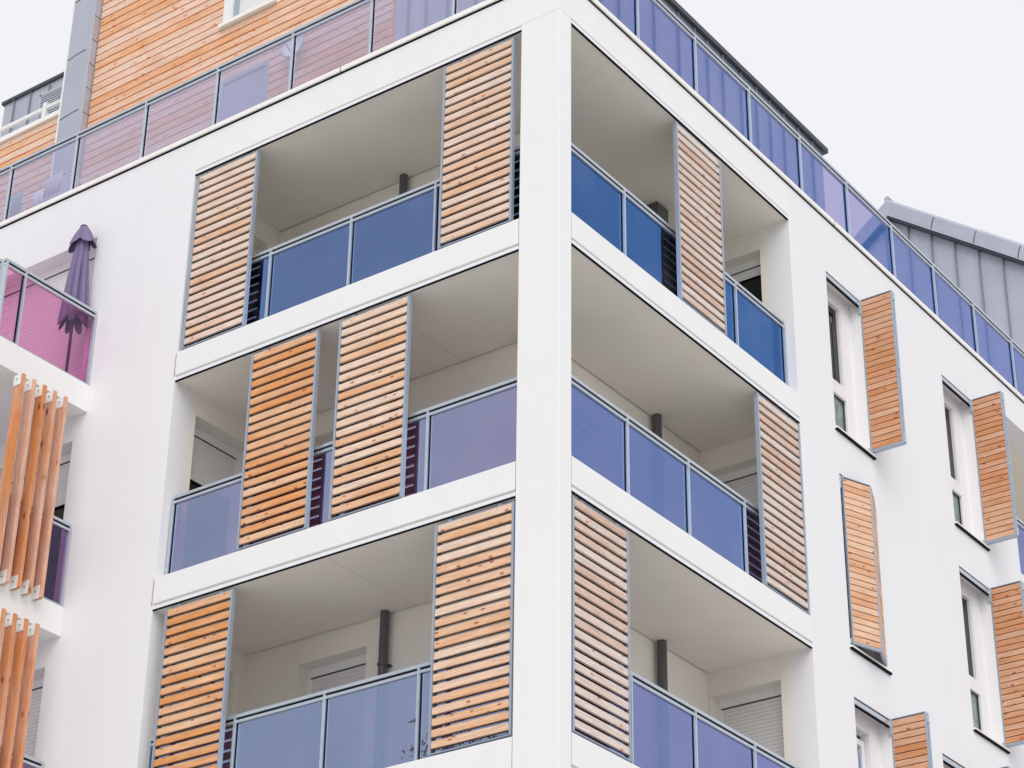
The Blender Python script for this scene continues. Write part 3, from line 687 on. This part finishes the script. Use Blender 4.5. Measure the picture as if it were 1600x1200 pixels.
m = MB(); m.box(LF, -13.42, -9.05, 3.5, 6.5, 20.0, 23.54); zr_ = m.build('zinc_plant_room', 'zinc', B)
m = MB(); m.box(LF, -13.46, -9.05, 3.46, 6.5, 23.541, 23.60); m.build('roof_cap', 'zinc_dark', zr_)
m = MB()
for x in (-13.17, -12.79, -12.36, -11.9, -11.4): m.box(LF, x - 0.010, x + 0.010, 3.468, 3.4995, 20.45, 23.53) if x not in (-11.9, -12.36) else m.box(LF, x - 0.01, x + 0.01, 3.468, 3.4995, 23.33, 23.49)
m.build('zinc_seam', 'zinc_seam', zr_)
m = MB()
z = 21.02
while z < 23.28: m.box(LF, -12.5, -11.2, 3.462, 3.4995, z, z + 0.024); z += 0.048
m.box(LF, -12.53, -12.50, 3.455, 3.4995, 20.98, 23.34); m.box(LF, -12.53, -11.2, 3.455, 3.4995, 23.305, 23.34)
m.build('louvre', 'metal_light', zr_)
m = MB(); m.box(LF, -12.5, -11.2, 3.490, 3.4993, 20.99, 23.30); m.build('louvre_back', 'metal_dark', zr_)

# zinc clad storey behind the right terrace
m = MB(); m.prism([(-3.585, DL), (-DR, DL), (-DR, 8.47), (-6.0, 8.47), (-6.0, 3.61), (-3.585, 3.61)], 17.42, 20.60)
zs_ = m.build('zinc_storey', 'zinc', B)
m = MB(); m.prism([(-3.58, DL - 0.06), (-DR + 0.07, DL - 0.06), (-DR + 0.07, 8.54), (-6.0, 8.54), (-6.0, 3.62), (-3.58, 3.62)], 20.601, 20.68); m.build('roof_cap', 'zinc_dark', zs_)
m = MB()
for y in (1.95, 2.36, 2.77, 3.18, 3.6, 4.0, 4.59, 4.99, 5.31, 5.70, 6.17, 6.58, 6.945, 7.33, 7.74, 8.14): m.box(('R', -DR), y - 0.009, y + 0.009, -0.038, 0.0, 17.45, 20.59)
for x in (-3.35, -3.07, -2.73, -2.3, -1.9, -1.6): m.box(('L', DL), x - 0.009, x + 0.009, -0.038, 0.0, 17.45, 20.59)
m.box(('R', -DR), 1.53, 8.47, -0.012, 0.0, 20.50, 20.60)
m.build('zinc_seam', 'zinc_seam', zs_)

# gable roofed zinc house behind, on the far end of the roof
G = thing('zinc_gable_house', 'grey standing seam zinc gable rising behind the right terrace balustrade', 'building', (-3.95, 16, 0))
def gz(x): return 24.62 - 0.76 * abs(x + 3.95)
def put(mb): mb.v = [(x + 3.95, y - 16, z) for x, y, z in mb.v]; return mb
m = MB(); m.yprism([(-8.5, 17.42), (0.25, 17.42), (0.25, gz(0.25)), (-3.95, gz(-3.95)), (-8.5, gz(-8.5))], 16.14, 24.0)
put(m).build('wall', 'zinc', G)
m = MB()
x = -3.64 + 0.431 * 8
while x > -8.4:
    if x < 0.2: m.box(('L', 16.14), x - 0.011, x + 0.011, -0.042, -0.0005, 17.42, gz(x) - 0.01)
    x -= 0.431
put(m).build('standing_seam', 'zinc_seam', G)
m = MB()
k = 0.38
def arc(n=7): return [(math.sin(t / n * math.pi / 2), math.cos(t / n * math.pi / 2)) for t in range(n + 1)]
# verge capping with a rounded face
for sgn in (1, -1):
    X0, X1 = -3.95, -3.95 + sgn * 4.7
    prof = [(16.14, 0.0), (15.99, 0.0), (15.985, 0.01), (15.985, 0.31), (15.995, 0.345), (16.03, 0.375), (16.10, 0.39), (16.4, 0.39)]
    b0 = len(m.v)
    for X in (X0, X1):
        for (y, h) in prof: m.v.append((X, y, gz(X) + h))
    n = len(prof)
    for i in range(n - 1):
        q = (b0 + i, b0 + i + 1, b0 + n + i + 1, b0 + n + i)
        m.f.append(q if sgn < 0 else q[::-1]); m.r.append(0.0); m.uv.append([(0, 0)] * 4)
vg = put(m).build('verge_capping', 'zinc', G)
m = MB()
for sgn in (1, -1):
    X1 = -3.95 + sgn * 4.7; a = (-3.95, gz(-3.95)); b_ = (X1, gz(X1))
    pts = [(a[0], 15.975, a[1] - 0.004), (b_[0], 15.975, b_[1] - 0.004), (b_[0], 15.975, b_[1] + 0.016), (a[0], 15.975, a[1] + 0.016)]
    pts2 = [(p[0], 15.984, p[2]) for p in pts]
    m.poly(pts if sgn > 0 else pts[::-1]); m.poly([pts[0], pts[1], pts2[1], pts2[0]])
put(m).build('lower_edge_strip', 'metal_light', G)
m = MB()
for sgn in (1, -1):
    X1 = -3.95 + sgn * 4.7
    a, b_ = gz(-3.95), gz(X1)
    m.v += [(-3.95, 16.0, a - 0.002), (X1, 16.0, b_ - 0.002), (X1, 16.139, b_ - 0.002), (-3.95, 16.139, a - 0.002), (-3.95, 16.0, a - 0.05), (X1, 16.0, b_ - 0.05), (X1, 16.139, b_ - 0.05), (-3.95, 16.139, a - 0.05)]
    b0 = len(m.v) - 8
    for q in ((0, 1, 2, 3), (4, 7, 6, 5), (0, 4, 5, 1), (2, 6, 7, 3)): m.f.append(tuple(b0 + i for i in q)); m.r.append(0.0); m.uv.append([(0, 0)] * 4)
put(m).build('verge_soffit', 'zinc_dark', G)
m = MB()
for x in (-3.05, -2.28, -1.50, -0.7, -4.9, -5.7):
    for (h0, h1, dx0, dx1) in ((0.0, 0.10, -0.09, -0.075), (0.10, 0.20, -0.075, -0.05), (0.20, 0.30, -0.05, -0.015)):
        X = x + dx0; X2 = x + dx1; yf = 15.978
        m.v += [(X, yf, gz(X) + h0), (X + 0.016, yf, gz(X) + h0), (X2 + 0.016, yf, gz(X2) + h1), (X2, yf, gz(X2) + h1)]
        b0 = len(m.v) - 4; m.f.append((b0, b0 + 1, b0 + 2, b0 + 3)); m.r.append(0.0); m.uv.append([(0, 0)] * 4)
put(m).build('capping_joint', 'metal_dark', G)
m = MB()
for sgn in (1, -1):
    X1 = -3.95 + sgn * 4.75
    q = [(-3.95, 16.3, gz(-3.95) + 0.36), (X1, 16.3, gz(X1) + 0.36), (X1, 24.0, gz(X1) + 0.36), (-3.95, 24.0, gz(-3.95) + 0.36)]
    m.poly(q if sgn > 0 else q[::-1])
m.tube((-3.95, 16.0, 24.99), (-3.95, 24, 24.99), 0.055, n=12)
put(m).build('roof', 'zinc', G)

# ------------------------------------------------------------------ loose things
# closed parasol on the left balcony
U = thing('parasol', 'closed purple parasol standing on the left balcony behind pink glass', 'parasol', (-6.925, -0.155, S[0]))
m = MB(); m.tube((0, 0, 0.03), (0, 0, 2.20), 0.019, n=12); m.build('pole', 'metal_dark', U, smooth=False)
m = MB(); m.tube((0, 0, 0.0), (0, 0, 0.05), 0.17, 0.15, n=20); m.build('base', 'metal_dark', U)
def folded(z_top, z_bot, r_top, r_bot, nf, depth, wav, seed):
    m = MB(); rn = random.Random(seed); n = 96; rows = 26
    ph = rn.uniform(0, 6)
    lob = [rn.uniform(0.75, 1.15) for _ in range(nf)]
    for j in range(rows + 1):
        t = j / rows
        for i in range(n):
            a = 2 * math.pi * i / n; kf = (a / (2 * math.pi) * nf + ph + 0.25 * math.sin(2.3 * t)) % nf
            fr = kf % 1.0; lb = lob[int(kf) % nf]
            fold = abs(math.sin(math.pi * fr)) ** 0.6
            rr = (r_top + (r_bot - r_top) * (t ** 0.8))
            rr *= 1 - depth * min(1, t * 2.2) * (1 - fold * lb)
            z = z_top + (z_bot - z_top) * t - wav * t * t * (fold - 0.5) * (0.6 + 0.8 * lb)
            m.v.append((rr * math.cos(a), rr * 0.72 * math.sin(a), z))
    for j in range(rows):
        for i in range(n):
            k2 = (i + 1) % n; m.f.append((j * n + i, (j + 1) * n + i, (j + 1) * n + k2, j * n + k2)); m.r.append(0.0); m.uv.append([(0, 0)] * 4)
    return m
cn = folded(2.10, 0.90, 0.07, 0.222, 7, 0.60, 0.14, 3).build('canopy', 'purple', U, smooth=True)
md = cn.modifiers.new('thick', 'SOLIDIFY'); md.thickness = 0.004
vn = folded(2.23, 1.98, 0.045, 0.20, 5, 0.35, 0.07, 5).build('vent_flap', 'purple', U, smooth=True)
md = vn.modifiers.new('thick', 'SOLIDIFY'); md.thickness = 0.004
m = MB(); m.tube((0, 0, 2.225), (0, 0, 2.245), 0.05, 0.04, n=16); m.build('finial', 'metal_dark', U)

# clothes airer with washing behind the left end of the terrace glass
A = thing('clothes_airer', 'clothes airer hung with pale washing behind the left end of the lilac terrace glass', 'clothes airer', (-8.55, 0.62, 17.42))
m = MB()
for sx in (-0.42, 0.42):
    m.tube((sx, -0.25, 0), (sx, 0.25, 0.85), 0.012, n=8); m.tube((sx, 0.25, 0), (sx, -0.25, 0.85), 0.012, n=8)
m.build('legs', 'white_steel', A)
m = MB(); 
for sx in (-0.55, 0.55): m.tube((sx, -0.27, 0.88), (sx, 0.27, 0.88), 0.012, n=8)
for k in range(5): m.tube((-0.55, -0.26 + 0.13 * k, 0.88), (0.55, -0.26 + 0.13 * k, 0.88), 0.007, n=8)
m.build('rack', 'white_steel', A)
for (x0, x1, y, dz, mt) in ((-0.50, -0.22, -0.26, 0.42, 'metal_light'), (-0.18, 0.14, -0.13, 0.34, 'track'), (0.18, 0.50, -0.26, 0.30, 'blind')):
    m = MB(); n = 14
    for i in range(n + 1):
        xx = x0 + (x1 - x0) * i / n; wv = 0.012 * math.sin(i * 1.7)
        m.v += [(xx, y - 0.010, 0.892), (xx, y - 0.012 + wv, 0.892 - dz)]
    for i in range(n): m.f.append((2 * i + 1, 2 * i + 3, 2 * i + 2, 2 * i)); m.r.append(0.0); m.uv.append([(0, 0)] * 4)
    t_ = m.build('towel', mt, A, smooth=True); md = t_.modifiers.new('thick', 'SOLIDIFY'); md.thickness = 0.006

# satellite dish seen through the terrace glass
D = thing('satellite_dish', 'round white satellite dish seen through the lilac terrace glass', 'satellite dish', (-5.13, 1.44, 19.68))
m = MB(); n = 28; Rr = 0.175
for j in range(6):
    rr = Rr * j / 5
    for i in range(n):
        a = 2 * math.pi * i / n; m.v.append((rr * math.cos(a), -0.09 + 0.05 * (1 - (j / 5) ** 2), rr * math.sin(a)))
for j in range(5):
    for i in range(n):
        k2 = (i + 1) % n; m.f.append((j * n + i, j * n + k2, (j + 1) * n + k2, (j + 1) * n + i)); m.r.append(0.0); m.uv.append([(0, 0)] * 4)
dd_ = m.build('dish', 'white_steel', D, smooth=True)
m = MB(); n = 28
for i in range(n):
    a, b = 2 * math.pi * i / n, 2 * math.pi * (i + 1) / n
    m.tube((Rr * math.cos(a), -0.09, Rr * math.sin(a)), (Rr * math.cos(b), -0.09, Rr * math.sin(b)), 0.012, n=6)
m.build('rim', 'metal', D); md = dd_.modifiers.new('thick', 'SOLIDIFY'); md.thickness = 0.008
m = MB(); m.tube((0, -0.04, 0), (0, 0.10, -0.05), 0.02, n=10); m.tube((0, -0.05, -0.16), (0, -0.26, -0.03), 0.008, n=8); m.build('bracket', 'metal', D)
m = MB(); m.tube((0, -0.28, -0.02), (0, -0.22, -0.01), 0.022, n=12); m.build('receiver', 'white_steel', D)

# tree opposite the corner, only mirrored in the lowest left balustrade
def tree(loc, h, cr, label, seed, nleaf):
    rn = random.Random(seed)
    t = thing('tree', label, 'tree', loc)
    m = MB(); pts = [Vector((0, 0, 0)), Vector((0.1, 0, h * 0.3)), Vector((-0.1, 0.15, h * 0.55)), Vector((0.1, 0, h * 0.8))]
    rad = [0.35, 0.27, 0.19, 0.09]
    for i in range(3): m.tube(pts[i], pts[i + 1], rad[i], rad[i + 1], n=12, caps=False)
    tips = []
    for i in range(26):
        a = rn.uniform(0, 6.28); f = rn.uniform(0.3, 0.85); p0 = pts[1].lerp(pts[3], (f - 0.3) / 0.6 if f < 0.9 else 1)
        L = cr * rn.uniform(0.6, 1.05) * (1.1 - 0.4 * f)
        p1 = p0 + Vector((math.cos(a) * L, math.sin(a) * L, L * rn.uniform(0.15, 0.75)))
        m.tube(p0, p1, 0.07, 0.02, n=6, caps=False); tips.append((p0, p1))
    m.build('trunk', 'bark', t)
    m = MB()
    for _ in range(nleaf):
        p0, p1 = rn.choice(tips); c = p0.lerp(p1, rn.uniform(0.35, 1.08)); 
        c = c + Vector((rn.gauss(0, .30), rn.gauss(0, .30), rn.gauss(0, .28)))
        ax = Vector((rn.gauss(0, 1), rn.gauss(0, 1), rn.gauss(0, 1) - 0.4)).normalized(); sd = ax.orthogonal().normalized(); 
        sd = (Matrix.Rotation(rn.uniform(0, 6.28), 3, ax) @ sd)
        s_ = rn.uniform(0.07, 0.13); m.poly([c - sd * s_ * .32, c + ax * s_ * 0.5 - sd * s_ * 0.1, c + ax * s_, c + sd * s_ * .32])
    m.build('crown', 'leaf', t)
    return t
tree((-12.0, -16.2, 0.0), 22.2, 2.9, 'large leafy tree mirrored in the lowest left balustrade glass', 11, 42000)
